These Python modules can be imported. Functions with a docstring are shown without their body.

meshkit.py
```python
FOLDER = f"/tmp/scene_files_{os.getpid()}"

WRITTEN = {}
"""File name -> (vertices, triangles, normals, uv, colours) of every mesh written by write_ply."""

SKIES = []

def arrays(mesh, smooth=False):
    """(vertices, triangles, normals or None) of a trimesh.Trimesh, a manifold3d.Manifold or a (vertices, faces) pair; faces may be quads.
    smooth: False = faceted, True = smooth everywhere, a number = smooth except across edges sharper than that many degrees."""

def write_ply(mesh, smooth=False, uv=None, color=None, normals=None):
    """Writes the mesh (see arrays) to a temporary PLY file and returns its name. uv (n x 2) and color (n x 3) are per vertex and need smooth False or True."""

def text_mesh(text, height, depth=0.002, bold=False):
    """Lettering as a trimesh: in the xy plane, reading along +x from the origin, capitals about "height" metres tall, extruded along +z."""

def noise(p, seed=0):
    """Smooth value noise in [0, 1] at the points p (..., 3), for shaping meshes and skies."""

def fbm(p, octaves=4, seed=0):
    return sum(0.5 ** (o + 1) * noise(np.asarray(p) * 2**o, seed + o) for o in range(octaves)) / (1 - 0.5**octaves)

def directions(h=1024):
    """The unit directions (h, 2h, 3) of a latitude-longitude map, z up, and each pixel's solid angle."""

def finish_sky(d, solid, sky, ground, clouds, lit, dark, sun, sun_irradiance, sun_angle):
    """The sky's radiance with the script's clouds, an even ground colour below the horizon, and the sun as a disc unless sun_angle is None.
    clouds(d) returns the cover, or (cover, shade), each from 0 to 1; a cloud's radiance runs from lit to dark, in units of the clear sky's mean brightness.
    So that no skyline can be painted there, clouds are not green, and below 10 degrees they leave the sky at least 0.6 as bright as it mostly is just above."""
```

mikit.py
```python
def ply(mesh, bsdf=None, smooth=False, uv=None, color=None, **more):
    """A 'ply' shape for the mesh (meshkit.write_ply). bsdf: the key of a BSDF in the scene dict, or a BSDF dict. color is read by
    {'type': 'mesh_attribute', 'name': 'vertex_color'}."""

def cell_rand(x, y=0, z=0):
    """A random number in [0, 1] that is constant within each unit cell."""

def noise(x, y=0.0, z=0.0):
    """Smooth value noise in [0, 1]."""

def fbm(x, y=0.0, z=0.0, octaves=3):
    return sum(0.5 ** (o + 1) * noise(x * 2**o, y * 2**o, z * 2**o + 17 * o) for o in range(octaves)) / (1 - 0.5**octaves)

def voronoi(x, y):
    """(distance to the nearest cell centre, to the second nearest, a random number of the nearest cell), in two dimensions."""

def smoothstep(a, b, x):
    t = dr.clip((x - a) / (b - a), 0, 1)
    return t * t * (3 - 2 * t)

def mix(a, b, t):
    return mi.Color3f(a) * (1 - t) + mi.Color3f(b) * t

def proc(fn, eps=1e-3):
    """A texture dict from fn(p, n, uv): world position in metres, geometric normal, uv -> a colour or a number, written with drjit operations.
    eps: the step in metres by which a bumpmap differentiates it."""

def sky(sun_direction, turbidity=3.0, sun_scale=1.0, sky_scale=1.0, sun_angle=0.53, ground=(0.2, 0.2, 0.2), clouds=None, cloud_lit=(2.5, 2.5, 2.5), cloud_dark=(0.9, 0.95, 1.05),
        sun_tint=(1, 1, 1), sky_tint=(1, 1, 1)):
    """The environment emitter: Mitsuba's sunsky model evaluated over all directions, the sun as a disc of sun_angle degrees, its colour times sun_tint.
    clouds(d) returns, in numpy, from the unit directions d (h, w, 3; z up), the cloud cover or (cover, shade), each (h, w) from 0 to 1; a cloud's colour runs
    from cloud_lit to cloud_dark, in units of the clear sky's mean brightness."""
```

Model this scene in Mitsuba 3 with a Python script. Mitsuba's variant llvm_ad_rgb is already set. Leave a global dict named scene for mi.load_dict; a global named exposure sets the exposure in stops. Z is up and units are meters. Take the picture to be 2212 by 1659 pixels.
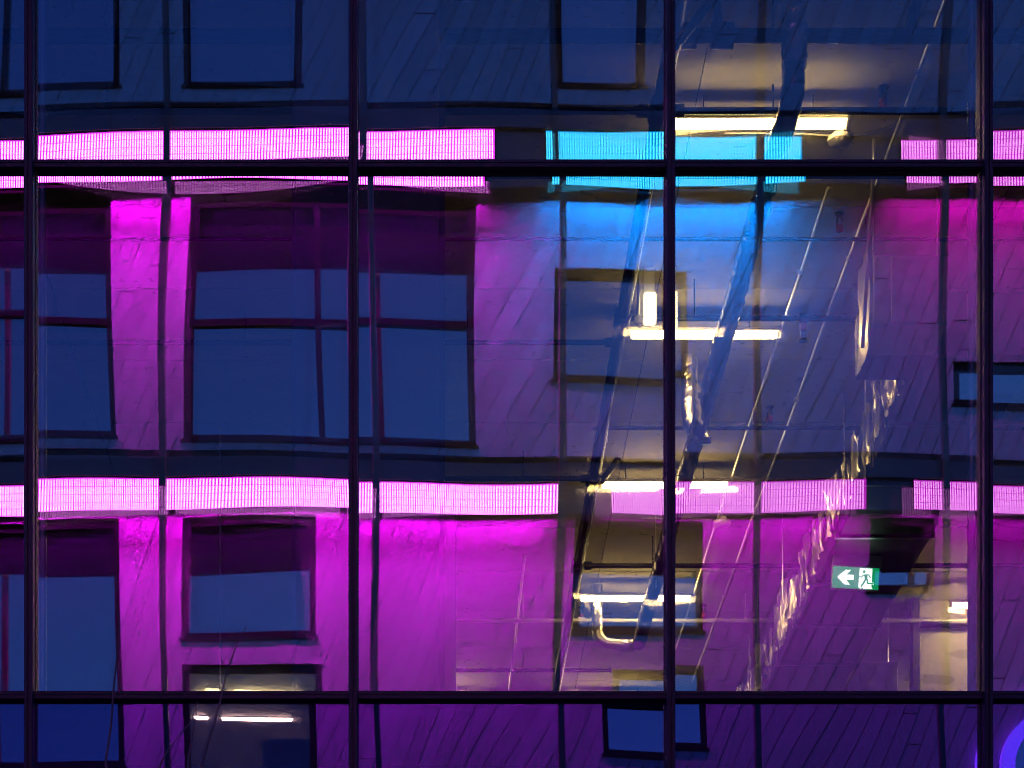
import math, random
import numpy as np, trimesh, mitsuba as mi, drjit as dr
import shapely
from shapely.geometry import Polygon, LineString, Point, box as sbox
from shapely import affinity
import mikit, meshkit
from mikit import proc, noise, fbm, cell_rand, smoothstep, mix

T = mi.ScalarTransform4f
rng = np.random.default_rng(11)
scene, labels = {}, {}

# ---------------------------------------------------------------- camera, sky, exposure
F, CX, CY, EYE = 4730.0, 930.0, 3000.0, 1.6      # lens in units of a 2212 px wide picture; a shift lens looking level
scene['camera'] = {
    'type': 'perspective', 'fov': 2 * math.degrees(math.atan(1106 / F)), 'fov_axis': 'x',
    'principal_point_offset_x': (1106 - CX) / 2212, 'principal_point_offset_y': -(CY - 829.5) / 1659,
    'near_clip': 0.05, 'far_clip': 600.0,
    'to_world': T().look_at(origin=[0, 0, EYE], target=[0, 10, EYE], up=[0, 0, 1])}
scene['sky'] = mikit.sky([0.3, 0.9, 0.3], turbidity=3, sun_scale=0.0, sky_scale=0.34, sky_tint=(0.15, 0.48, 2.3), ground=(0.03, 0.03, 0.04))
scene['sky']['sampling_weight'] = 20.0
exposure = 3.0       # night: a long exposure
LAMP = 0.125         # scales every lamp's radiance

G = 10.4             # the glass plane of the facade
VB, VW = 23.0, 23.8  # how far off the mirror images of the light bands and of the wall behind them stand
YB, YW = 2 * G - VB, 2 * G - VW


def P(px, py, d):
    """The point at depth d on the line of sight of a pixel (2212 x 1659 picture)."""
    return np.array([(px - CX) / F * d, d, EYE + (CY - py) / F * d])


def X(px, d): return (px - CX) / F * d
def Z(py, d): return EYE + (CY - py) / F * d


# ---------------------------------------------------------------- materials
def rgb(*c): return {'type': 'rgb', 'value': list(c)}


def principled(color, rough, metal=0.0, **k):
    return {'type': 'twosided', 'b': {'type': 'principled', 'base_color': color if isinstance(color, dict) else rgb(*color), 'roughness': rough, 'metallic': metal, **k}}


def concrete_tex(p, n, uv):
    panel = cell_rand(dr.floor((p.x - 1.83) / 2.44) + 40, dr.floor((p.y - 15.2) / 1.22) + 40, 3)
    cloud = fbm(p.x * 1.3, p.y * 2.1, p.z * 1.3, 4)
    fine = fbm(p.x * 23, p.y * 31, p.z * 23, 3)
    spots = smoothstep(0.84, 0.9, noise(p.x * 17, p.y * 21, p.z * 17)) * smoothstep(0.35, 0.6, noise(p.x * 2.2 + 7, p.y * 2.2, 1.5))
    pits = smoothstep(0.86, 0.9, noise(p.x * 34, p.y * 34, p.z * 34))
    v = 0.29 + 0.07 * (panel - 0.5) + 0.13 * (cloud - 0.5) + 0.05 * (fine - 0.5)
    v = v * (1 - 0.35 * spots) * (1 - 0.25 * pits)
    return mix((0, 0, 0), (1.05, 1.0, 0.9), v)


def wall_tex(p, n, uv):
    v = 0.36 + 0.16 * (fbm(p.x * 0.9, p.y * 0.9, p.z * 1.4, 4) - 0.5) + 0.08 * (fbm(p.x * 19, p.y * 19, p.z * 19, 3) - 0.5)
    v = v * (1 - 0.3 * smoothstep(0.72, 0.8, noise(p.x * 5, p.y * 5, p.z * 7)))
    return mix((0, 0, 0), (1.0, 0.96, 0.88), v)


def board_tex(tone):
    def fn(p, n, uv):
        a, b = p.x * 0.914 - p.z * 0.407, p.x * 0.407 + p.z * 0.914
        v = tone + 0.06 * (fbm(a * 26, b * 1.4, 2.0, 3) - 0.5) + 0.05 * (fbm(p.x * 0.6, p.z * 0.6, 5.0, 3) - 0.5)
        return mix((0, 0, 0), (0.98, 1.0, 1.02), v)
    return fn


def galv_tex(p, n, uv):
    v = 0.55 + 0.25 * (fbm(p.x * 9, p.y * 9, p.z * 9, 3) - 0.5)
    return mi.Float(v)


B = {
    'concrete': principled(proc(concrete_tex), 0.8),
    'wall': principled(proc(wall_tex), 0.85),
    'board_a': principled(proc(board_tex(0.42)), 0.5), 'board_b': principled(proc(board_tex(0.38)), 0.5), 'board_c': principled(proc(board_tex(0.45)), 0.5),
    'dark_back': principled((0.05, 0.05, 0.05), 0.8),
    'frame': principled((0.018, 0.017, 0.022), 0.42, 0.2),
    'gasket': principled((0.012, 0.012, 0.013), 0.6),
    'black_pipe': principled((0.015, 0.016, 0.02), 0.48),
    'red_paint': principled((0.35, 0.03, 0.03), 0.4),
    'green_paint': principled((0.0, 0.12, 0.06), 0.4),
    'white_paint': principled((0.72, 0.70, 0.64), 0.45),
    'conduit': principled((0.75, 0.73, 0.68), 0.22, 0.85),
    'dull_steel': principled((0.22, 0.22, 0.22), 0.28, 0.8),
    'galv': principled(proc(lambda p, n, uv: mix((0, 0, 0), (0.95, 0.97, 1.0), galv_tex(p, n, uv))), 0.33, 1.0),
    'foil': principled((0.90, 0.88, 0.84), 0.3, 1.0),
    'dark_foil': principled((0.13, 0.13, 0.13), 0.24, 0.9),
    'duct_dark': principled((0.10, 0.10, 0.11), 0.5, 0.3),
    'plaster': principled(proc(lambda p, n, uv: mix((0.11, 0.11, 0.11), (0.16, 0.155, 0.145), fbm(p.x * 2, p.y * 2, p.z * 2, 3))), 0.8),
    'floor': principled((0.2, 0.195, 0.18), 0.6),
    'soffit': {'type': 'twosided', 'b': {'type': 'diffuse', 'reflectance': rgb(0.006, 0.005, 0.008)}},
    'fascia': principled((0.16, 0.11, 0.12), 0.6),
    'joint_back': {'type': 'twosided', 'b': {'type': 'diffuse', 'reflectance': rgb(0.03, 0.03, 0.03)}},
    'post': principled((0.075, 0.06, 0.05), 0.35, 0.3),
    'win_frame': {'type': 'twosided', 'b': {'type': 'diffuse', 'reflectance': rgb(0.016, 0.015, 0.022)}},
    'window_mirror': {'type': 'plastic', 'diffuse_reflectance': rgb(0.002, 0.003, 0.005), 'int_ior': 3.7},
    'spandrel_back': principled((0.012, 0.013, 0.02), 0.7),
    'glass_outer': {'type': 'thindielectric', 'int_ior': 3.0},
    'glass_spandrel': {'type': 'thindielectric', 'int_ior': 3.0, 'specular_reflectance': rgb(0.52, 0.42, 0.85)},
    'glass_inner': {'type': 'thindielectric', 'int_ior': 1.8},
    'glass_clear': {'type': 'thindielectric', 'int_ior': 1.5},
    'asphalt': principled(proc(lambda p, n, uv: mix((0.035, 0.035, 0.036), (0.07, 0.07, 0.068), fbm(p.x * 6, p.y * 6, 0.0, 4))), 0.8),
    'bark': principled((0.16, 0.11, 0.09), 0.8),
    'tray': {'type': 'twosided', 'b': {'type': 'diffuse', 'reflectance': rgb(0.004, 0.004, 0.004)}},
    'black': {'type': 'twosided', 'b': {'type': 'diffuse', 'reflectance': rgb(0.003, 0.003, 0.003)}},
    'fabric': principled((0.03, 0.03, 0.035), 0.9),
    'grey_paint': principled((0.55, 0.55, 0.57), 0.5),
}
scene.update({'material_' + k: v for k, v in B.items()})

# ---------------------------------------------------------------- helpers
count = {}


def numbered(name):
    n = count.get(name, 0)
    count[name] = n + 1
    return name if n == 0 else f'{name}_{n:03d}'


def thing(name, label, cat, group=None, kind=None):
    k = numbered(name)
    labels[k] = {'label': label}
    if cat: labels[k]['category'] = cat
    if group: labels[k]['group'] = group
    if kind: labels[k]['kind'] = kind
    return k


def put(key, mesh, bsdf, smooth=False, emit=None, pick=1.0):
    if isinstance(mesh, list): mesh = trimesh.util.concatenate(mesh)
    more = {'emitter': {'type': 'area', 'radiance': rgb(*[float(e) * LAMP for e in emit]), 'sampling_weight': float(pick)}} if emit is not None else {}
    scene[key] = mikit.ply(mesh, 'material_' + bsdf, smooth=smooth, **more)
    return key


def part(parent, name, mesh, bsdf, smooth=False, emit=None, label=None, kind=None, pick=1.0):
    k = put(numbered(parent + '__' + name), mesh, bsdf, smooth, emit, pick)
    if label or kind: labels[k] = {a: b for a, b in (('label', label), ('kind', kind)) if b}
    return k


def single(name, mesh, bsdf, label, cat, group=None, smooth=False, emit=None, kind=None):
    return put(thing(name, label, cat, group, kind), mesh, bsdf, smooth, emit)


def bx(x0, x1, y0, y1, z0, z1, c=0.0):
    lo, hi = np.minimum([x0, y0, z0], [x1, y1, z1]), np.maximum([x0, y0, z0], [x1, y1, z1])
    if c:
        pts = [np.where(s, hi - e, lo + e) for s in np.ndindex(2, 2, 2) for e in (np.array([c, c, 0]), np.array([c, 0, c]), np.array([0, c, c]))]
        return trimesh.convex.convex_hull(np.array(pts))
    m = trimesh.creation.box(extents=hi - lo)
    m.apply_translation((lo + hi) / 2)
    return m


def tube(points, r, sides=10, wob=0.0, seed=0):
    """A round pipe along a polyline, closed at both ends; wob: crumples its skin."""
    p = np.asarray(points, float)
    if wob:
        q = [p[0]]
        for a, b in zip(p[:-1], p[1:]):
            k = max(1, int(np.linalg.norm(b - a) / (0.35 * np.max(r))))
            q += [a + (b - a) * t for t in np.linspace(0, 1, k + 1)[1:]]
        p = np.array(q)
    t = np.gradient(p, axis=0)
    t /= np.linalg.norm(t, axis=1, keepdims=True)
    a = np.cross(t[0], [0, 0, 1.0] if abs(t[0][2]) < 0.9 else [1.0, 0, 0])
    A = []
    for k in range(len(p)):
        a = a - t[k] * np.dot(a, t[k]); a /= np.linalg.norm(a); A.append(a)
    A = np.array(A); Bn = np.cross(t, A)
    ang = np.arange(sides) * 2 * np.pi / sides
    rr = np.broadcast_to(r, (len(p),))[:, None] * np.ones(sides)
    dirs = np.cos(ang)[None, :, None] * A[:, None] + np.sin(ang)[None, :, None] * Bn[:, None]
    if wob:
        base = p[:, None] + dirs * rr[..., None]
        rr = rr * (1 + wob * (meshkit.fbm(base * np.array([14, 14, 14]), 3, seed) - 0.5) * 2 + wob * 0.5 * rng.uniform(-1, 1, rr.shape))
    v = (p[:, None] + dirs * rr[..., None]).reshape(-1, 3)
    n, s = len(p), sides
    i, j = np.meshgrid(np.arange(n - 1), np.arange(s), indexing='ij')
    q = np.stack([i * s + j, i * s + (j + 1) % s, (i + 1) * s + (j + 1) % s, (i + 1) * s + j], -1).reshape(-1, 4)
    f = np.vstack([q[:, [0, 1, 2]], q[:, [0, 2, 3]]])
    v = np.vstack([v, p[0], p[-1]])
    jj = np.arange(s)
    f = np.vstack([f, np.stack([(jj + 1) % s, jj, jj * 0 + n * s], 1), np.stack([(n - 1) * s + jj, (n - 1) * s + (jj + 1) % s, jj * 0 + n * s + 1], 1)])
    return trimesh.Trimesh(v, f, process=False)


def rounded(points, rad, n=5):
    """The polyline with its inner corners replaced by arcs."""
    p = [np.asarray(q, float) for q in points]
    out = [p[0]]
    for a, b, c in zip(p[:-2], p[1:-1], p[2:]):
        u, w = (a - b) / np.linalg.norm(a - b), (c - b) / np.linalg.norm(c - b)
        s, e = b + u * rad, b + w * rad
        out += [(1 - t) ** 2 * s + 2 * t * (1 - t) * b + t * t * e for t in np.linspace(0, 1, n)]
    return out + [p[-1]]


def extrude_xz(poly, y0, y1):
    """A flat outline in x and z given thickness from y0 to y1."""
    ms = []
    for g in getattr(poly, 'geoms', [poly]):
        if g.is_empty or g.area < 1e-7: continue
        m = trimesh.creation.extrude_polygon(g, abs(y1 - y0), engine='earcut')
        v = np.array(m.vertices)
        ms.append(trimesh.Trimesh(np.stack([v[:, 0], max(y0, y1) - v[:, 2], v[:, 1]], 1), m.faces, process=False))
    return trimesh.util.concatenate(ms)


# ================================================================= the ground
single('pavement', bx(-150, 150, -150, 150, -0.3, 0), 'asphalt', 'dark asphalt ground between the two buildings', None, kind='structure')

# ================================================================= the glazed building
gb = thing('glazed_building', 'building with dark framed glass curtain wall, seen straight on', 'building')
mull_px = [-1312, -620, 67, 764, 1446, 2128, 2812, 3496]
MX = [X(p, G) for p in mull_px]
TZ = [0.9, 2.40, Z(1507, G), Z(363, G), Z(-781, G), 11.35]
CAP = 0.021


def cap_profile(h):
    """Half of a pressure plate and cap: a body with a shallow groove along its face."""
    return [(-h, 0.0), (-h, -0.055), (-h * 0.86, -0.062), (-h * 0.22, -0.062), (-h * 0.16, -0.054), (h * 0.16, -0.054), (h * 0.22, -0.062), (h * 0.86, -0.062), (h, -0.055), (h, 0.0)]


def prism(profile, a, b, axis):
    """A profile (across, y) drawn from a to b along z ('z') or x ('x')."""
    m = trimesh.creation.extrude_polygon(Polygon(profile), b - a, engine='earcut')
    v = np.array(m.vertices)
    w = np.stack([v[:, 0], v[:, 1], v[:, 2] + a], 1) if axis == 'z' else np.stack([v[:, 2] + a, v[:, 1], v[:, 0]], 1)
    m = trimesh.Trimesh(w, m.faces, process=False)
    m.fix_normals()
    return m


for x in MX:
    m = prism([(x + a, G - 0.012 + y) for a, y in cap_profile(CAP)], TZ[0], TZ[-1], 'z')
    k = part(gb, 'mullion', m, 'frame')
    part(k, 'gasket', [bx(x - CAP - 0.003, x + CAP + 0.003, G - 0.0118, G - 0.004, TZ[0], TZ[-1])], 'gasket')
    part(k, 'rear_box', bx(x - 0.017, x + 0.017, G + 0.03, G + 0.12, TZ[0], TZ[-1], 0.003), 'frame')
for z in TZ:
    for a, b in zip(MX[:-1], MX[1:]):
        m = prism([(z + c, G - 0.012 + y * 0.5) for c, y in cap_profile(0.0195)], a + CAP + 0.0005, b - CAP - 0.0005, 'x')
        k = part(gb, 'transom', m, 'frame')
        part(k, 'gasket', bx(a + CAP + 0.008, b - CAP - 0.008, G - 0.0112, G - 0.005, z - 0.0225, z + 0.0225), 'gasket')
        part(k, 'rear_box', bx(a + 0.025, b - 0.025, G + 0.032, G + 0.075, z - 0.012, z + 0.022), 'frame')


def sheet(x0, x1, z0, z1, y, fn, n, m):
    u, v = np.meshgrid(np.linspace(-1, 1, n), np.linspace(-1, 1, m), indexing='ij')
    xs, zs = x0 + (u + 1) / 2 * (x1 - x0), z0 + (v + 1) / 2 * (z1 - z0)
    pts = np.stack([xs, y + fn(u, v), zs], -1).reshape(-1, 3)
    i, j = np.meshgrid(np.arange(n - 1), np.arange(m - 1), indexing='ij')
    a = (i * m + j).ravel()
    f = np.vstack([np.stack([a, a + m, a + m + 1], 1), np.stack([a, a + m + 1, a + 1], 1)])
    return trimesh.Trimesh(pts, f, process=False)


for ci in range(len(MX) - 1):
    for ri in range(len(TZ) - 1):
        x0, x1, z0, z1 = MX[ci] + 0.012, MX[ci + 1] - 0.012, TZ[ri] + 0.012, TZ[ri + 1] - 0.012
        seen = 1 <= ci <= 5 and 1 <= ri <= 3
        n, mm = (33, 49) if seen else (5, 5)
        spandrel = ri == 1
        A = (0.0046 if spandrel else 0.0021) * rng.uniform(0.85, 1.15)
        tilt, tw, ph, wv = rng.normal(0, 0.0008), rng.normal(0, 0.0008), rng.uniform(0, 6.28, 3), rng.uniform(0.6, 1.4, 2)

        def outer(u, v, A=A, tilt=tilt, tw=tw, ph=ph, wv=wv):
            w = -A * ((1 - v * v) + 0.35 * (1 - u * u)) + tilt * v + tw * u * v
            return w + 0.00042 * wv[0] * np.sin(5.2 * v + ph[0] + 0.8 * u) + 0.00042 * wv[1] * np.sin(4.5 * u + ph[1] + 1.1 * v)

        def inner(u, v, A=A, ph=ph, wv=wv):
            return -1.5 * A * (1 - v * v) * (1 - u * u) + 0.0001 * wv[1] * np.sin(3.7 * u + ph[2]) + 0.0003 * np.sin(ph[1]) * v

        k = part(gb, 'spandrel_pane' if spandrel else 'pane', sheet(x0, x1, z0, z1, G, outer, n, mm), 'glass_spandrel' if spandrel else 'glass_outer', smooth=True)
        if spandrel:
            part(gb, 'spandrel_panel', bx(x0, x1, G + 0.03, G + 0.06, z0, z1), 'spandrel_back')
        else:
            part(k, 'inner_sheet', sheet(x0, x1, z0, z1, G + 0.02, inner, n, mm), 'glass_inner', smooth=True)
FLOOR, CEIL = TZ[2] - 0.15, EYE + 8.86
XL, XR, YE = -9.0, 11.5, 35.0
part(gb, 'plinth', bx(MX[0], MX[-1], G - 0.05, G + 0.2, 0, TZ[0] - 0.03), 'wall')
part(gb, 'side_wall', bx(XL - 0.3, MX[0] - 0.03, G - 0.02, G + 0.28, 0, 11.4), 'wall')
part(gb, 'side_wall', bx(MX[-1] + 0.03, XR + 0.3, G - 0.02, G + 0.28, 0, 11.4), 'wall')
part(gb, 'side_wall', bx(XL - 0.3, XL, G + 0.281, YE + 0.3, 0, 11.4), 'plaster')
part(gb, 'side_wall', bx(XR, XR + 0.3, G + 0.281, YE + 0.3, 0, 11.4), 'plaster')
part(gb, 'back_wall', bx(XL + 0.002, XR - 0.002, YE, YE + 0.3, 0, 11.4), 'plaster')
part(gb, 'roof', bx(XL + 0.002, XR - 0.002, G + 0.3, YE - 0.002, CEIL + 0.05, CEIL + 0.45), 'wall')
single('floor', bx(XL + 0.002, XR - 0.002, G + 0.15, YE - 0.002, FLOOR - 0.3, FLOOR), 'floor', 'interior concrete floor behind the glass', None, kind='structure')

# the ceiling: cast in panels with open joints
cl = thing('ceiling', 'cast concrete ceiling with panel joints behind the glass', None, kind='structure')
put(cl + '__slab', bx(XL + 0.004, XR - 0.004, G + 0.31, YE - 0.004, CEIL + 0.012, CEIL + 0.046), 'dark_back')
for i in range(-2, 4):
    for j in range(-3, 16):
        x0, y0 = 1.83 + 2.44 * i, 15.2 + 1.22 * j
        g = 0.004
        dz = rng.uniform(-0.002, 0.003)
        part(cl, 'panel', bx(x0 + g, x0 + 2.44 - g, max(y0 + g, G + 0.32), y0 + 1.22 - g, CEIL + dz, CEIL + 0.0115), 'concrete')
# the rest of the ceiling, never in view
part(cl, 'panel', bx(XL + 0.01, -3.06, G + 0.32, YE - 0.01, CEIL + 0.001, CEIL + 0.0115), 'concrete')

# ----------------------------------------------------------------- interior walls and columns
c0, c1, cy = X(630, 11.5), X(961, 11.5), 11.5
single('concrete_column', extrude_xz(sbox(0, 0, 1, 1), 0, 1) if False else
       prism([(c0, cy + 0.7), (c0, cy + 0.02), (c0 + 0.02, cy), (c1 - 0.03, cy), (c1, cy + 0.03), (c1, cy + 0.7)], FLOOR, CEIL, 'z'), 'plaster',
       'broad plain column close behind the glass, in the second bay from the left', 'column')
single('partition_wall', bx(XL + 0.01, X(985, 22), 22, 22.2, FLOOR, CEIL), 'plaster', 'unlit partition wall across the left half of the interior', 'wall')
single('concrete_wall', bx(X(1987, 24.6), XR - 0.01, 24.6, 24.9, FLOOR, CEIL), 'wall', 'stained concrete wall lit warm yellow at the lower right', 'wall')
single('partition_wall', bx(X(2112, 22.9), XR - 0.01, 22.9, 23.05, FLOOR, CEIL), 'plaster', 'dark partition wall behind the rightmost bay, right of the lit concrete wall', 'wall')
single('door_post', bx(X(1971, 24.5), X(1986, 24.5), 24.5, 24.66, FLOOR, CEIL, 0.01), 'black_pipe', 'dark upright post at the left end of the lit concrete wall', 'post')
for px, lab in ((92, 'slim steel post behind the leftmost mullion'), (2098, 'slim steel post behind the rightmost mullion')):
    single('steel_post', tube([[X(px, 11.0), 11.0, FLOOR], [X(px, 11.0), 11.0, CEIL]], 0.02, 16), 'dull_steel', lab, 'post', smooth=40)

# ----------------------------------------------------------------- ceiling lights
TUBE = (42.0, 29.0, 10.5)
LIGHT_LABELS = ['bright tube light nearest the top of the picture', 'bright tube light in the middle of the picture', 'tube light seen through the pink light band',
                'tube light below the pink band beside the foil elbow', 'farthest tube light, just above the lower transom']


def tube_light(x0, x1, d, h, label, emit=TUBE, group='tube lights under the ceiling'):
    t = thing('tube_light', label, 'ceiling light', group)
    z = EYE + h
    part(t, 'diffuser', bx(x0 + 0.03, x1 - 0.03, d - 0.024, d + 0.024, z - 0.016, z + 0.036, 0.012), 'white_paint', emit=emit)
    part(t, 'housing', bx(x0, x1, d - 0.03, d + 0.03, z + 0.037, z + 0.062), 'white_paint')
    for x in (x0, x1 - 0.028):
        part(t, 'end_cap', bx(x, x + 0.028, d - 0.027, d + 0.027, z - 0.02, z + 0.0365, 0.008), 'white_paint')
    for x in (x0 + 0.25, x1 - 0.25):
        part(t, 'hanger', tube([[x, d, z + 0.06], [x, d, CEIL]], 0.004, 6), 'black_pipe')


for k, lab in enumerate(LIGHT_LABELS):
    tube_light(1.62, 2.87, (15, 18, 21, 24, 27.7)[k], 8.65, lab)
tube_light(X(2052, 24), X(2052, 24) + 1.0, 24, 8.57, 'short bright tube light above the lit concrete wall at the right', (95, 65, 26))
tube_light(X(2052, 24), X(2052, 24) + 1.3, 27.9, 8.6, 'tube light in the far opening at the lower right', (20, 13.5, 5))
tube_light(-0.6, 0.7, 27.7, 8.65, 'tube light behind the end of the partition wall')

# ----------------------------------------------------------------- pipes across
def cross_pipe(px0, px1, py, thick, h, label, group='sprinkler pipes across the ceiling', mat='black_pipe', cuffs=()):
    d = F * h / (CY - py)
    r = thick / 2 / F * d
    t = thing('sprinkler_pipe', label, 'pipe', group)
    z = EYE + h
    part(t, 'pipe', tube([[X(px0, d), d, z], [X(px1, d), d, z]], r, 14), mat, smooth=40)
    for c in cuffs:
        part(t, 'coupling', tube([[X(c, d) - r * 1.6, d, z], [X(c, d) + r * 1.6, d, z]], r * 1.75, 14), mat, smooth=40)
    for c in np.arange(px0 + 170, px1, 480):
        part(t, 'hanger', tube([[X(c, d), d, z + r], [X(c, d), d, CEIL]], 0.006, 6), mat)
    return d, z, r


cross_pipe(-900, 2600, 78, 30, 8.6, 'thick black pipe across the ceiling near the top', 'sprinkler pipes across the ceiling', cuffs=(1480, 1560))
cross_pipe(-900, 2600, 240, 15, 8.68, 'black pipe running just above the topmost tube light', 'sprinkler pipes across the ceiling', cuffs=(1465, 1388))
cross_pipe(-700, 2500, 517, 8, 8.65, 'thin dark pipe across the blue lit reflection', 'sprinkler pipes across the ceiling')
cross_pipe(1330, 1880, 688, 12, 8.55, 'black pipe just above the middle tube light', 'sprinkler pipes across the ceiling', cuffs=(1347, 1733))
cross_pipe(-600, 1336, 740, 11, 8.6, 'dark pipe that ends at the sloping pipe left of the middle tube light', 'sprinkler pipes across the ceiling', cuffs=(1316,))
cross_pipe(1280, 2300, 925, 7, 8.6, 'thin dark pipe between the middle light and the lower pink band', 'sprinkler pipes across the ceiling')
cross_pipe(960, 1310, 1034, 10, 8.6, 'black pipe just above the lower pink band with fittings at its right end', 'sprinkler pipes across the ceiling', cuffs=(1262, 1290))
cross_pipe(1240, 2400, 1222, 10, 8.55, 'black pipe below the lower pink band', 'sprinkler pipes across the ceiling', cuffs=(1252, 1270))
cross_pipe(960, 2300, 1341, 9, 8.55, 'pipe coloured pale as if lit, below the lowest tube light', 'sprinkler pipes across the ceiling', mat='white_paint', cuffs=(1256,))  # white instead of black: the tube's light on it is put into the colour
cross_pipe(960, 1320, 1448, 8, 8.6, 'dark pipe at the foot of the picture above the lower transom', 'sprinkler pipes across the ceiling')
cross_pipe(1990, 2400, 1350, 14, 8.4, 'dark pipe in front of the lit concrete wall', 'sprinkler pipes across the ceiling')

# ----------------------------------------------------------------- runs along the ceiling, away from the viewer
def along(xh, h, d0, d1): return [[xh * h, d0, EYE + h], [xh * h, d1, EYE + h]]


t = thing('main_pipe', 'heavy dark pipe sloping through the middle of the picture', 'pipe')
part(t, 'pipe', tube([[0.179 * 8.45, d, EYE + 8.45] for d in np.linspace(13.2, 28, 10)], 0.05, 16), 'black_pipe', smooth=40)
for py in (75, 240, 690, 1036, 1224):
    d = F * 8.45 / (CY - py)
    part(t, 'coupling', tube([[0.179 * 8.45, d - 0.1, EYE + 8.45], [0.179 * 8.45, d + 0.1, EYE + 8.45]], 0.068, 14), 'red_paint' if py == 75 else 'black_pipe', smooth=40)
brace = lambda a, b, r, lab: single('brace', tube([a, b], r, 10), 'black_pipe', lab, 'brace', smooth=40)
brace(P(1458, 100, 13.6), P(1534, 5, 13.75), 0.03, 'black diagonal brace beside the red coupling at the top')
brace(P(1300, 1040, 20.7), P(1340, 985, 20.9), 0.03, 'black diagonal brace above the lower pink band')
brace(P(1962, 78, 13.9), P(1985, -15, 13.9), 0.035, 'dark slanted brace at the top right')
t = thing('pipe_hanger', 'dark hanger with a flared foot on the thick top pipe', 'hanger')
part(t, 'rod', tube([P(1546, -30, 13.7), P(1550, 40, 13.7)], 0.025, 10), 'black_pipe', smooth=40)
part(t, 'foot', trimesh.util.concatenate([tube([P(1550, 38, 13.7), P(1551, 56, 13.7)], [0.026, 0.045], 12)]), 'black_pipe', smooth=40)

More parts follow.
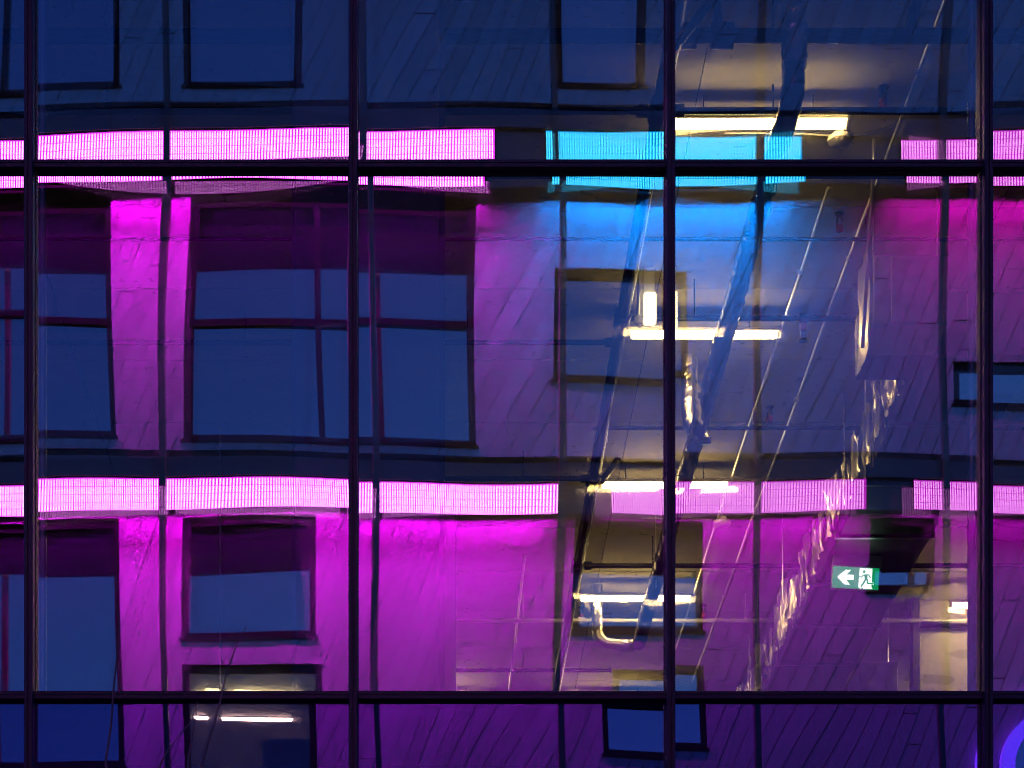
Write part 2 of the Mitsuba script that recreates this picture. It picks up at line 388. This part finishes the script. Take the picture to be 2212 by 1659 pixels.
for xh, h, d0, d1, r, lab in ((0.1845, 8.47, 13.55, 28, 0.011, 'pale conduit along the right edge of the heavy sloping pipe'),
                              (0.331, 8.72, 15.9, 27, 0.011, 'pale conduit running down from the cyan band, the left of two'),
                              (0.370, 8.72, 13.3, 27, 0.011, 'pale conduit from the top right, the right of two'),
                              (0.113, 8.6, 22.6, 30, 0.014, 'bright conduit at the small lit opening near the bottom')):
    t = thing('conduit', lab, 'conduit', 'conduits along the ceiling')
    p = np.array([[xh * h, d, EYE + h] for d in np.linspace(d0, d1, 12)])
    p[1:-1] += rng.normal(0, 0.004, (10, 3)) * [1, 0, 1]
    part(t, 'tube', tube(p, r, 10), 'conduit', smooth=40)
    for d in np.arange(d0 + 1.2, d1, 2.4):
        part(t, 'clip', bx(xh * h - 0.02, xh * h + 0.02, d - 0.012, d + 0.012, EYE + h - 0.016, EYE + h + 0.016), 'conduit')

# the foil wrapped pipe with its two drops
XF = 0.279
h = 8.2
z = EYE + h
t = thing('foil_pipe', 'foil wrapped pipe running from the top down to the lower pink band', 'pipe')
part(t, 'run', tube(rounded([[2.31, 13.95, CEIL], [2.31, 13.95, z], [XF * h, 14.5, z], [XF * h, 24.1, z]], 0.18), 0.072, 18, 0.17, 3), 'dark_foil', smooth=25)
part(t, 'wrap', tube([[2.32, 13.94, CEIL - 0.02], [2.318, 13.94, z + 0.22]], 0.078, 14, 0.16, 9), 'foil', smooth=20)
for d, px, lab in ((18.8, 1487, 'upper'), (24.15, 1290, 'lower')):
    x1 = X(px, d)
    part(t, 'elbow', tube(rounded([[XF * h - 0.02, d, z + 0.0], [x1, d, z + 0.02], [x1, d, CEIL]], 0.16), 0.062, 16, 0.12, 5), 'foil', smooth=20)

# smoke detectors with their cables
def detector(px, py, d, lab):
    t = thing('smoke_detector', lab, 'smoke detector')
    p = P(px, py, d)
    prof = [(0, 0.03), (0.05, 0.03), (0.088, 0.016), (0.09, 0.002), (0.085, -0.012), (0.05, -0.03), (0.0, -0.034)]
    m = trimesh.creation.revolve(np.array(prof[::-1]), sections=28)
    m.apply_translation(p)
    part(t, 'body', m, 'white_paint', smooth=40)
    part(t, 'base', tube([p + [0, 0, 0.028], p + [0, 0, 0.06]], 0.045, 18), 'white_paint', smooth=40)
    part(t, 'stem', tube([p + [0, 0, 0.05], [p[0], p[1], CEIL]], 0.01, 8), 'conduit', smooth=40)
    part(t, 'cable', [tube([p + [-0.05, 0, 0.03], p + [-0.25, 0.02, 0.055], p + [-0.8, 0.02, 0.06]], 0.007, 6), tube([p + [0.05, 0, 0.03], p + [0.2, 0, 0.045], p + [0.36, 0, 0.10]], 0.007, 6)], 'conduit')


detector(1815, 303, 15.2, 'white round smoke detector right of the topmost tube light')
detector(1560, 1131, 21.8, 'white round smoke detector under the lower pink band')
single('drop_conduit', tube([P(1888, 300, 15.35), P(1884, 420, 15.4), P(1863, 752, 16.0)], 0.014, 10), 'conduit', 'pale upright conduit left of the sheet metal box', 'conduit', smooth=40)


def sprinkler(px, py, d, up, lab):
    t = thing('sprinkler', lab, 'sprinkler', 'sprinklers on the ceiling pipes')
    p = P(px, py, d)
    s = 1 if up else -1
    part(t, 'body', tube([p, p + [0, 0, s * 0.05]], 0.028, 12), 'red_paint', smooth=40)
    part(t, 'frame', [tube([p + [0.018 * q, 0, s * 0.05], p + [0.02 * q, 0, s * 0.09], p + [0, 0, s * 0.13]], 0.007, 6) for q in (-1, 1)], 'black_pipe')
    part(t, 'deflector', tube([p + [0, 0, s * 0.13], p + [0, 0, s * 0.136]], 0.035, 14), 'black_pipe')


sprinkler(1908, 232, 14.9, True, 'sprinkler head standing on the black pipe at the top right')
sprinkler(1813, 500, 16.5, True, 'sprinkler head in the blue lit reflection right of the pale conduits')
sprinkler(1663, 912, 19.6, True, 'small red sprinkler head left of the right conduit')
sprinkler(1519, 1334, 24.5, True, 'small red sprinkler head right of the lowest tube light')
sprinkler(1735, 700, 17.4, False, 'sprinkler head hanging from the black pipe right of the middle light')
sprinkler(1255, 1338, 24.5, True, 'small sprinkler head at the left end of the pale lit pipe')

# small lamps by the middle tube light
for x0, x1, y0, y1, e, lab in ((1392, 1418, 630, 693, (6.5, 5.2, 2.2), 'small upright box lamp left of the wide middle mullion'), (1455, 1464, 627, 706, (3.4, 2.8, 1.2), 'narrow upright lamp just right of the wide middle mullion')):
    d = 17.2
    t = thing('box_lamp', lab, 'lamp')
    part(t, 'shade', bx(X(x0, d), X(x1, d), d, d + 0.09, Z(y1, d), Z(y0, d), 0.012), 'white_paint', emit=e)
    part(t, 'bracket', bx(X(x0, d) + 0.005, X(x1, d) - 0.005, d + 0.091, d + 0.13, Z(y0, d) - 0.1, CEIL), 'white_paint')
tb = P(1380, 690, 17.15)
t = thing('junction_box', 'round pale junction box beside the small upright lamp', 'junction box')
part(t, 'box', tube([tb, tb + [0, 0.06, 0]], 0.036, 18), 'white_paint', smooth=40)
part(t, 'stem', tube([tb + [0, 0.03, 0.03], [tb[0], tb[1] + 0.03, CEIL]], 0.012, 8), 'conduit', smooth=40)

# ----------------------------------------------------------------- the big duct on the right
h = 8.0
zb, xa, xb = EYE + h, 0.478 * h, 0.588 * h
t = thing('air_duct', 'large dark air duct sloping down across the right bays with glinting foil flanges', 'duct')
for k in range(11):
    y0 = 16.95 + 1.2 * k
    part(t, 'section', bx(xa, xb, y0 + 0.02, y0 + 1.18, zb, zb + 0.5, 0.012), 'duct_dark')
    part(t, 'flange', bx(xa - 0.03, xb + 0.03, y0 + 1.183, y0 + 1.217, zb - 0.022, zb + 0.53), 'galv')


def crumpled(x, y0, y1, z0, z1, amp, seed, n=12, m=20):
    u, v = np.meshgrid(np.linspace(0, 1, n), np.linspace(0, 1, m), indexing='ij')
    p = np.stack([x + 0 * u, y0 + u * (y1 - y0), z0 + v * (z1 - z0)], -1)
    b = meshkit.fbm(p * [1, 11, 2.2] + seed * 3.7, 3, seed) - 0.5
    p[..., 0] -= amp * (0.6 + 2.0 * b)
    p[..., 1] += 0.06 * (meshkit.noise(p * [1, 2, 6] + seed, seed + 5) - 0.5)
    p[..., 2] += 0.05 * (meshkit.noise(p * [1, 9, 1] + seed, seed + 8) - 0.5)
    i, j = np.meshgrid(np.arange(n - 1), np.arange(m - 1), indexing='ij')
    a = (i * m + j).ravel()
    back = p + [0.003, 0, 0]
    f = np.vstack([np.stack([a, a + m, a + m + 1], 1), np.stack([a, a + m + 1, a + 1], 1)])
    return trimesh.Trimesh(np.vstack([p.reshape(-1, 3), back.reshape(-1, 3)]), np.vstack([f, f[:, ::-1] + n * m]), process=False)


y = 16.95
k = 0
while y < 28.5:
    w = rng.uniform(0.12, 0.34)
    part(t, 'foil_strip', crumpled(xa - 0.035, y, y + w, zb - rng.uniform(-0.02, 0.04), zb + rng.uniform(0.30, 0.55), 0.075, k, 16, 24), 'foil', smooth=30)
    y += w + rng.uniform(0.02, 0.13)
    k += 1
t = thing('fan_box', 'sheet metal box hanging under the ceiling in the right bay', 'air box')
b0, b1, q0, q1 = X(1886, 16), X(2050, 16), Z(700, 16), Z(551, 16)
part(t, 'casing', bx(b0, b1, 16, 16.5, q0, q1, 0.01), 'galv')
for px in (1928, 2040):
    part(t, 'seam', bx(X(px, 16) - 0.006, X(px, 16) + 0.006, 15.994, 15.9995, q0 + 0.012, q1 - 0.012), 'galv')
for x in (b0 + 0.04, b1 - 0.04):
    part(t, 'hanger', tube([[x, 16.2, q1], [x, 16.2, CEIL]], 0.006, 6), 'conduit')
part(t, 'duct_neck', bx(b0 + 0.05, b1 - 0.02, 16.501, 16.93, q0 + 0.02, q1 - 0.02), 'duct_dark')
part(t, 'side_flap', crumpled(b0 - 0.012, 16.02, 16.46, q0 - 0.16, q1 + 0.12, 0.02, 77), 'foil', smooth=30)
t = thing('branch_box', 'sheet metal duct end at the foot of the picture beside the lit wall', 'duct')
b0, b1 = X(1857, 24.2), X(1940, 24.2)
part(t, 'casing', bx(b0, b1, 24.2, 24.9, Z(1560, 24.2), Z(1430, 24.2), 0.012), 'galv')
for px in (1866, 1915):
    part(t, 'seam', bx(X(px, 24.2) - 0.008, X(px, 24.2) + 0.008, 24.188, 24.199, Z(1550, 24.2), Z(1432, 24.2)), 'galv')
for x in (b0 + 0.05, b1 - 0.05):
    part(t, 'hanger', tube([[x, 24.5, Z(1431, 24.2)], [x, 24.5, CEIL]], 0.006, 6), 'conduit')

# ----------------------------------------------------------------- hanging wires
for px, y0, y1, d, r, lab in ((475, 930, 1500, 13.0, 0.004, 'thin pale wire hanging in the lower left bay'), (1089, 780, 900, 20, 0.006, 'short hanging rod left of the heavy pipe'), (1095, 830, 935, 20, 0.006, 'bent hanging rod left of the heavy pipe'),
                           (1416, 1115, 1270, 22, 0.006, 'thin wire dropping from the lower pink band'), (1823, 850, 1040, 19.5, 0.006, 'thin hanging wire left of the duct'), (1868, 760, 1040, 17.6, 0.006, 'wire dropping from the sheet metal box, the left of two'),
                           (1885, 760, 1010, 17.6, 0.006, 'wire dropping from the sheet metal box, the right of two'), (1690, 1110, 1330, 22, 0.006, 'thin wire between the conduits and the exit sign'), (1636, 1260, 1400, 23.5, 0.006, 'thin wire right of the lowest tube light'),
                           (1618, 1370, 1495, 24, 0.006, 'thin wire at the foot of the duct'), (1505, 757, 865, 18.8, 0.007, 'thin rod beside the upper foil elbow')):
    p0, p1 = P(px, y0, d), P(px + 1, y1, d)
    single('hanging_wire', tube([[p0[0], d, max(p0[2], CEIL if y0 > 700 and False else p0[2])], p1], r, 6), 'conduit', lab, 'wire', 'wires and rods hanging inside')

# ----------------------------------------------------------------- exit sign
d = 21.0
TL, TR, BL = np.array([215., 640.]), np.array([1270., 745.]), np.array([190., 1125.])
M = np.linalg.inv(np.stack([TR - TL, BL - TL], 1))
W, H = 0.452, 0.222
o = P(1798, 1222, d)


def sg(pts):
    q = (np.asarray(pts, float) - TL) @ M.T
    return np.stack([q[:, 0] * W, -q[:, 1] * H], 1)


def sign_mesh(poly, y0, y1):
    m = extrude_xz(poly, y0, y1)
    m.apply_transform(trimesh.transformations.rotation_matrix(math.radians(3.4), [0, 1, 0]))
    m.apply_translation([o[0], d, o[2]])
    return m


ss = M[0, 0] * W
man = shapely.union_all([Point(*sg([(917, 820)])[0]).buffer(33 * ss), LineString(sg([(905, 890), (860, 930), (800, 922)])).buffer(13 * ss), LineString(sg([(915, 888), (1020, 888), (1055, 950)])).buffer(14 * ss),
                         Polygon(sg([(895, 878), (990, 880), (1000, 990), (930, 1010), (925, 930)])), LineString(sg([(950, 975), (925, 1030), (858, 1120)])).buffer(20 * ss),
                         LineString(sg([(980, 960), (995, 1066), (1112, 1080)])).buffer(18 * ss)])
door = Polygon(sg([(820, 740), (1100, 768), (1088, 1045), (1138, 1072), (1132, 1108), (1084, 1092), (1080, 1150), (1105, 1192), (905, 1180), (862, 1130), (868, 1170), (812, 1162), (788, 1130)]))
arrow = Polygon(sg([(315, 900), (505, 765), (625, 770), (520, 862), (688, 880), (680, 985), (512, 968), (605, 1080), (480, 1070)]))
t = thing('exit_sign', 'green lit exit sign with white left arrow and running figure in a doorway', 'exit sign')
part(t, 'body', sign_mesh(sbox(0.0, -H, W, 0.0), -0.02, 0.03), 'white_paint')
part(t, 'face', sign_mesh(sbox(0.004, -H + 0.006, W - 0.004, -0.010), -0.024, -0.0205), 'green_paint', emit=(0.0, 0.48, 0.16), pick=0.1)
part(t, 'arrow', sign_mesh(arrow, -0.029, -0.0245), 'white_paint', emit=(2.0, 2.3, 2.1), pick=0.1, label='white arrow pointing left')
part(t, 'doorway', sign_mesh(door.difference(man), -0.029, -0.0245), 'white_paint', emit=(2.0, 2.3, 2.1), pick=0.1, label='white doorway with a running figure cut out')
part(t, 'housing', sign_mesh(sbox(0.005, 0.0005, W + 0.02, 0.115), -0.01, 0.06), 'grey_paint')
part(t, 'bracket', sign_mesh(sbox(W / 2 - 0.02, 0.1155, W / 2 + 0.02, 0.2), 0.0, 0.03), 'black_pipe')

# ================================================================= the building across the street, seen in the glass
ob = thing('opposite_building', 'building with diagonal cladding, dark windows and glowing ledges, seen reflected in the glass', 'building')
PITCH = 738 / F * VB
ZB = Z(1118, VB)           # underside of the lower light band
BH = 69 / F * VB           # height of a band
FH = 56 / F * VB           # height of the ledge's face
WX0, WX1 = -9.5, 10.5


def WXc(px): return X(px, VW)
def WZ(py): return Z(py, VW)


# windows: (x0, y0, x1, y1, upright bars, cross bars) in the picture's pixels
WINS = [(-330, -330, 246, 212, (), (-60,)), (408, -330, 655, 212, (), ()), (1215, -330, 1400, 205, (), ()),
        (-330, 398, 248, 958, (), (672,)), (408, 398, 1040, 962, (702,), (672,)), (1190, 560, 1476, 806, (), ()), (2083, 762, 2360, 862, (), ()),
        (-330, 1135, 250, 1640, (), ()), (410, 1135, 676, 1384, (), ()), (1232, 1135, 1506, 1372, (), ()), (1872, 1138, 2026, 1288, (), ()), (1312, 1455, 1506, 1590, (), ()),
        (410, 1446, 690, 1730, (), ())]
holes = [sbox(WXc(a), WZ(e), WXc(c), WZ(b)) for a, b, c, e, _, _ in WINS]
allholes = shapely.union_all(holes)
zbot = 2.5
storeys = []
for k in range(-2, 3):
    zt = ZB + k * PITCH + BH           # the ledge over this storey sits on the band's top
    storeys.append((zt - PITCH + FH + 0.01, zt - 0.002))
part(ob, 'wall', extrude_xz(sbox(WX0, 0, WX1, 18.6).difference(allholes), YW - 0.32, YW - 0.03), 'joint_back')
boards = []
ang = math.radians(24)
step = 40 / F * VW
for z0, z1 in storeys:
    region = sbox(WX0, max(z0, zbot), WX1, z1).difference(allholes.buffer(0.004, join_style=2))
    span = (z1 - z0) * math.tan(ang)
    x = WX0 - span - 1
    while x < WX1 + 1:
        e, hgt = 0.005, z1 - z0
        strip = Polygon([(x + e, z0), (x + step - e, z0), (x + step - e + span, z1), (x + e + span, z1)])
        cut = z0 + hgt * rng.uniform(0.2, 0.8) if rng.random() < 0.35 else None
        pieces = [strip] if cut is None else [strip.intersection(sbox(-50, z0 - 1, 50, cut - 0.006)), strip.intersection(sbox(-50, cut + 0.006, 50, z1 + 1))]
        for q in pieces:
            r = q.intersection(region)
            for g in getattr(r, 'geoms', [r]):
                if g.geom_type == 'Polygon' and g.area > 0.003: boards.append(g)
        x += step
boards.sort(key=lambda g: -g.area if g.bounds[3] > 7.5 else 0)
mats = ['board_a', 'board_b', 'board_c']
rest = []
for i, g in enumerate(boards):
    m = extrude_xz(g, YW - 0.029, YW + rng.uniform(-0.004, 0.003))
    if i < 280: part(ob, 'cladding_board', m, mats[int(rng.integers(3))])
    else: rest.append(m)
part(ob, 'cladding_boards', rest, 'board_a', kind='stuff')
for (a, b, c, e, ups, crosses), hole in zip(WINS, holes):
    x0, z0, x1, z1 = hole.bounds
    fw = 0.075
    yf = YW - 0.05
    fr = hole.buffer(-0.002, join_style=2).difference(hole.buffer(-fw, join_style=2))
    bars = [sbox(WXc(p) - 0.04, z0 + fw, WXc(p) + 0.04, z1 - fw) for p in ups] + [sbox(x0 + fw, WZ(p) - 0.04, x1 - fw, WZ(p) + 0.04) for p in crosses]
    w = part(ob, 'window', extrude_xz(shapely.union_all([fr] + bars), yf - 0.06, yf), 'win_frame')
    lit = e == 1730
    part(w, 'pane', bx(x0 + fw - 0.01, x1 - fw + 0.01, yf - 0.045, yf - 0.04, z0 + fw - 0.01, z1 - fw + 0.01) if not lit else sheet(x0 + fw - 0.01, x1 - fw + 0.01, z0 + fw - 0.01, z1 - fw + 0.01, yf - 0.04, lambda u, v: 0 * u, 2, 2),
         'glass_clear' if lit else 'window_mirror')
    part(w, 'sill', bx(x0 - 0.03, x1 + 0.03, YW - 0.045, YW + 0.03, z0 - 0.035, z0 - 0.003), 'win_frame')
    if lit:    # a room with its lights on behind this window
        rx0, rx1, rz0, rz1, ry = x0 - 1.0, x1 + 2.0, z0 - 0.25, z1 + 0.16, YW - 0.34
        part(ob, 'room', [bx(rx0, rx1, ry - 4.2, ry, rz1, rz1 + 0.1), bx(rx0, rx1, ry - 4.2, ry, rz0 - 0.1, rz0), bx(rx0, rx1, ry - 4.3, ry - 4.2, rz0, rz1), bx(rx0 - 0.1, rx0, ry - 4.2, ry, rz0, rz1), bx(rx1, rx1 + 0.1, ry - 4.2, ry, rz0, rz1)], 'grey_paint')
        RZ, RZ0 = rz1, rz0
for px, dx in ((366, 0), (786, 0), (1206, 0), (1636, 0), (2052, 0), (2472, 0), (-54, 0)):
    part(ob, 'post', bx(X(px - 7.5, VB), X(px + 7.5, VB), YB + 0.03, YB + 0.13, 0, 18.3, 0.006), 'post')
S0, S1, R0, R1 = YB - 0.06, YB - 0.22, YW + 0.20, YW + 0.10       # two slots added in the ledge's underside to hide the wash lights
for k in range(-2, 3):
    z0 = ZB + k * PITCH + BH
    for x0, x1 in ((WX0, -3.4), (-3.396, 2.0), (2.004, WX1)):
        part(ob, 'ledge', [bx(x0, x1, S0, YB + 0.02, z0, z0 + FH, 0.006), bx(x0, x1, R0, S1, z0, z0 + FH), bx(x0, x1, YW - 0.02, R1, z0, z0 + FH), bx(x0, x1, S1 + 0.001, S0 - 0.001, z0 + 0.17, z0 + FH - 0.002), bx(x0, x1, R1 + 0.001, R0 - 0.001, z0 + 0.17, z0 + FH - 0.002)], 'soffit')
        part(ob, 'fascia_panel', bx(x0 + 0.002, x1 - 0.002, YB + 0.0205, YB + 0.026, z0 + 0.004, z0 + FH - 0.055), 'fascia')
        part(ob, 'added_slot_lining', [bx(x0, x1, S0 - 0.002, S0 - 0.0005, z0, z0 + 0.169), bx(x0, x1, S1 + 0.0005, S1 + 0.002, z0, z0 + 0.169), bx(x0, x1, R0 - 0.002, R0 - 0.0005, z0, z0 + 0.169), bx(x0, x1, R1 + 0.0005, R1 + 0.002, z0, z0 + 0.169)], 'black')  # black lining added to keep the sides of the slots dark
    part(ob, 'valance', bx(WX0, WX1, YB - 0.046, YB - 0.0415, z0 - BH + 0.004, z0 - 0.002), 'fascia')
    part(ob, 'valance_back', bx(WX0, WX1, YB - 0.052, YB - 0.0465, z0 - BH + 0.002, z0 - 0.002), 'soffit')
    part(ob, 'ledge_drip', bx(WX0, WX1, YB + 0.0205, YB + 0.034, z0 + FH - 0.05, z0 + FH + 0.012), 'win_frame')

# light bands and unseen wash lights added behind them
MAG, CYAN = (6.0, 2.2, 6.2), (0.2, 2.4, 3.2)
MAGB, CYANB = (2.2, 0.06, 2.4), (0.0, 0.62, 1.7)     # the glow between the diodes
MAGW, CYANW = (1.0, 0.003, 1.0), (0.0, 0.23, 0.9)
BANDS = [(0, -420, 1205, MAG, 1.0, 1.0, 'long pink light band across the lower left bays'), (0, 1310, 1862, MAG, 0.42, 0.34, 'pink light band with a tube light showing through it'),
         (0, 1975, 2600, MAG, 0.42, 0.2, 'short pink light band at the right, lower one'), (1, -420, 1055, MAG, 1.0, 1.0, 'long pink light band across the upper left bays'),
         (1, 1183, 1728, CYAN, 1.0, 1.0, 'cyan light band in the upper middle'), (1, 1968, 2600, MAG, 0.45, 0.33, 'pink light band at the right, upper one')]
for k, p0, p1, col, s, sw, lab in BANDS:
    x0, x1, z0 = X(p0, VB), X(p1, VB), ZB + k * PITCH
    t = thing('light_band', lab, 'light band', 'light bands under the ledges')
    part(t, 'tray', bx(x0 - 0.01, x1 + 0.01, YB - 0.04, YB - 0.006, z0, z0 + BH - 0.003), 'tray')
    pitch, strips = 0.029, []
    n = int((x1 - x0) / pitch)
    vs, fs = [], []
    for i in range(n):
        a = x0 + i * pitch + 0.003
        b = a + 0.0150
        for q in range(4):
            c0_, c1_ = z0 + 0.006 + q * (BH - 0.02) / 4, z0 + 0.006 + (q + 0.94) * (BH - 0.02) / 4
            o4 = len(vs)
            vs += [(a, YB - 0.002, c0_), (b, YB - 0.002, c0_), (b, YB - 0.002, c1_), (a, YB - 0.002, c1_)]
            fs += [(o4, o4 + 2, o4 + 1), (o4, o4 + 3, o4 + 2)]
    part(t, 'diode_strips', trimesh.Trimesh(vs, fs, process=False), 'tray', emit=[c * s for c in col], kind='stuff', pick=0.35)
    part(t, 'glow_panel', bx(x0, x1, YB - 0.0058, YB - 0.0045, z0 + 0.003, z0 + BH - 0.006), 'tray', emit=[c * s for c in (CYANB if col is CYAN else MAGB)], pick=0.25)
    # added wash lights: unseen downlights in the ledge's slots that brighten the wall
    e = CYANW if col is CYAN else (1.0, 0.002, 0.72) if k == 1 and p0 > 1900 else MAGW
    for f0, f1, zw, L in ((S0, S1, z0 + BH + 0.10, 80), (R0, R1, z0 + BH + 0.062, 185 if col is CYAN else 150)):
        q = np.array([[x0, f0 - 0.004, zw], [x1, f0 - 0.004, zw], [x1, f1 + 0.004, zw], [x0, f1 + 0.004, zw]])
        part(t, 'added_wash_light', trimesh.Trimesh(q, [(0, 1, 2), (0, 2, 3)], process=False), 'tray', emit=[c * L * sw for c in e], pick=4.0)
        part(t, 'added_wash_housing', bx(x0, x1, f0 - 0.0025, f1 + 0.0025, zw + 0.002, zw + 0.03), 'tray')

# the lit room: lamps and what stands in it
for px0, px1, py, dd, lab in ((505, 640, 1512, 25.4, 'bright lamp seen through the lit window at the lower left'), (440, 470, 1512, 25.4, 'small lamp seen through the lit window at the lower left')):
    t = thing('room_lamp', lab, 'ceiling light')
    y = 2 * G - dd
    part(t, 'diffuser', bx(X(px0, dd), X(px1, dd), y - 0.08, y, RZ - 0.03, RZ - 0.01), 'white_paint', emit=(44, 33, 15))
    part(t, 'housing', bx(X(px0, dd) - 0.02, X(px1, dd) + 0.02, y - 0.1, y + 0.02, RZ - 0.0095, RZ - 0.001), 'white_paint')

cx_, cy_, cz_ = X(640, 24.9), 2 * G - 24.9, RZ0
t = thing('office_chair', 'dark high backed office chair seen through the lit window at the lower left', 'chair')
part(t, 'backrest', bx(cx_ - 0.27, cx_ + 0.27, cy_ + 0.2, cy_ + 0.3, cz_ + 0.5, cz_ + 1.32, 0.045), 'fabric')
part(t, 'seat', bx(cx_ - 0.27, cx_ + 0.27, cy_ - 0.3, cy_ + 0.19, cz_ + 0.42, cz_ + 0.5, 0.03), 'fabric')
part(t, 'column', tube([[cx_, cy_, cz_ + 0.08], [cx_, cy_, cz_ + 0.419]], 0.03, 12), 'black_pipe', smooth=40)
for q in range(5):
    part(t, 'foot', tube([[cx_, cy_, cz_ + 0.075], [cx_ + 0.3 * math.cos(q * 1.257), cy_ + 0.3 * math.sin(q * 1.257), cz_ + 0.03]], 0.02, 8), 'black_pipe')
single('red_lamp', bx(X(500, 26), X(522, 26), 2 * G - 26 - 0.03, 2 * G - 26, Z(1545, 26), Z(1533, 26), 0.008), 'red_paint', 'small red indicator lamp seen through the lit window at the lower left', 'lamp', emit=(3, 0.06, 0.25))

# a round window low on the far right, its lit reveal made to glow
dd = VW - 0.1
t = thing('glowing_reveal', 'round window with blue violet reveal made to glow, at the lower right corner', 'lamp')
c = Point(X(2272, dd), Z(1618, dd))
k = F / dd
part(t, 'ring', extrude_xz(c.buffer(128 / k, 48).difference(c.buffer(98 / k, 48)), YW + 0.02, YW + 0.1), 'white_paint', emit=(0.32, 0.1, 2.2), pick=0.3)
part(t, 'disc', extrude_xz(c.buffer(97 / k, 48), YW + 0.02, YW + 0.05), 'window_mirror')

# ================================================================= bare shrub in front of the glass
t = thing('bare_tree', 'bare thin twigs of a young tree at the lower left', 'tree')
D = 9.0
base = P(420, 3600, D) * [1, 1, 0]
fork = P(425, 1950, D)
part(t, 'trunk', tube([base, base + [0.02, 0, 1.2], fork], [0.035, 0.028, 0.014], 10), 'bark', smooth=40)
for pts in ([(430, 1850), (433, 1659), (470, 1540), (490, 1450), (515, 1385), (533, 1352)], [(425, 1900), (405, 1640), (420, 1580), (427, 1512)], [(425, 1900), (340, 1659), (370, 1610), (415, 1555)],
            [(425, 1950), (226, 1659), (240, 1570), (246, 1480), (255, 1400), (258, 1335), (250, 1308)]):
    p = [fork] + [P(a, b, D + 0.04 * i * rng.uniform(-1, 1)) for i, (a, b) in enumerate(pts[1:])]
    part(t, 'twig', tube(rounded(p, 0.04, 4), np.linspace(0.006, 0.0018, len(rounded(p, 0.04, 4))), 7), 'bark', smooth=40)
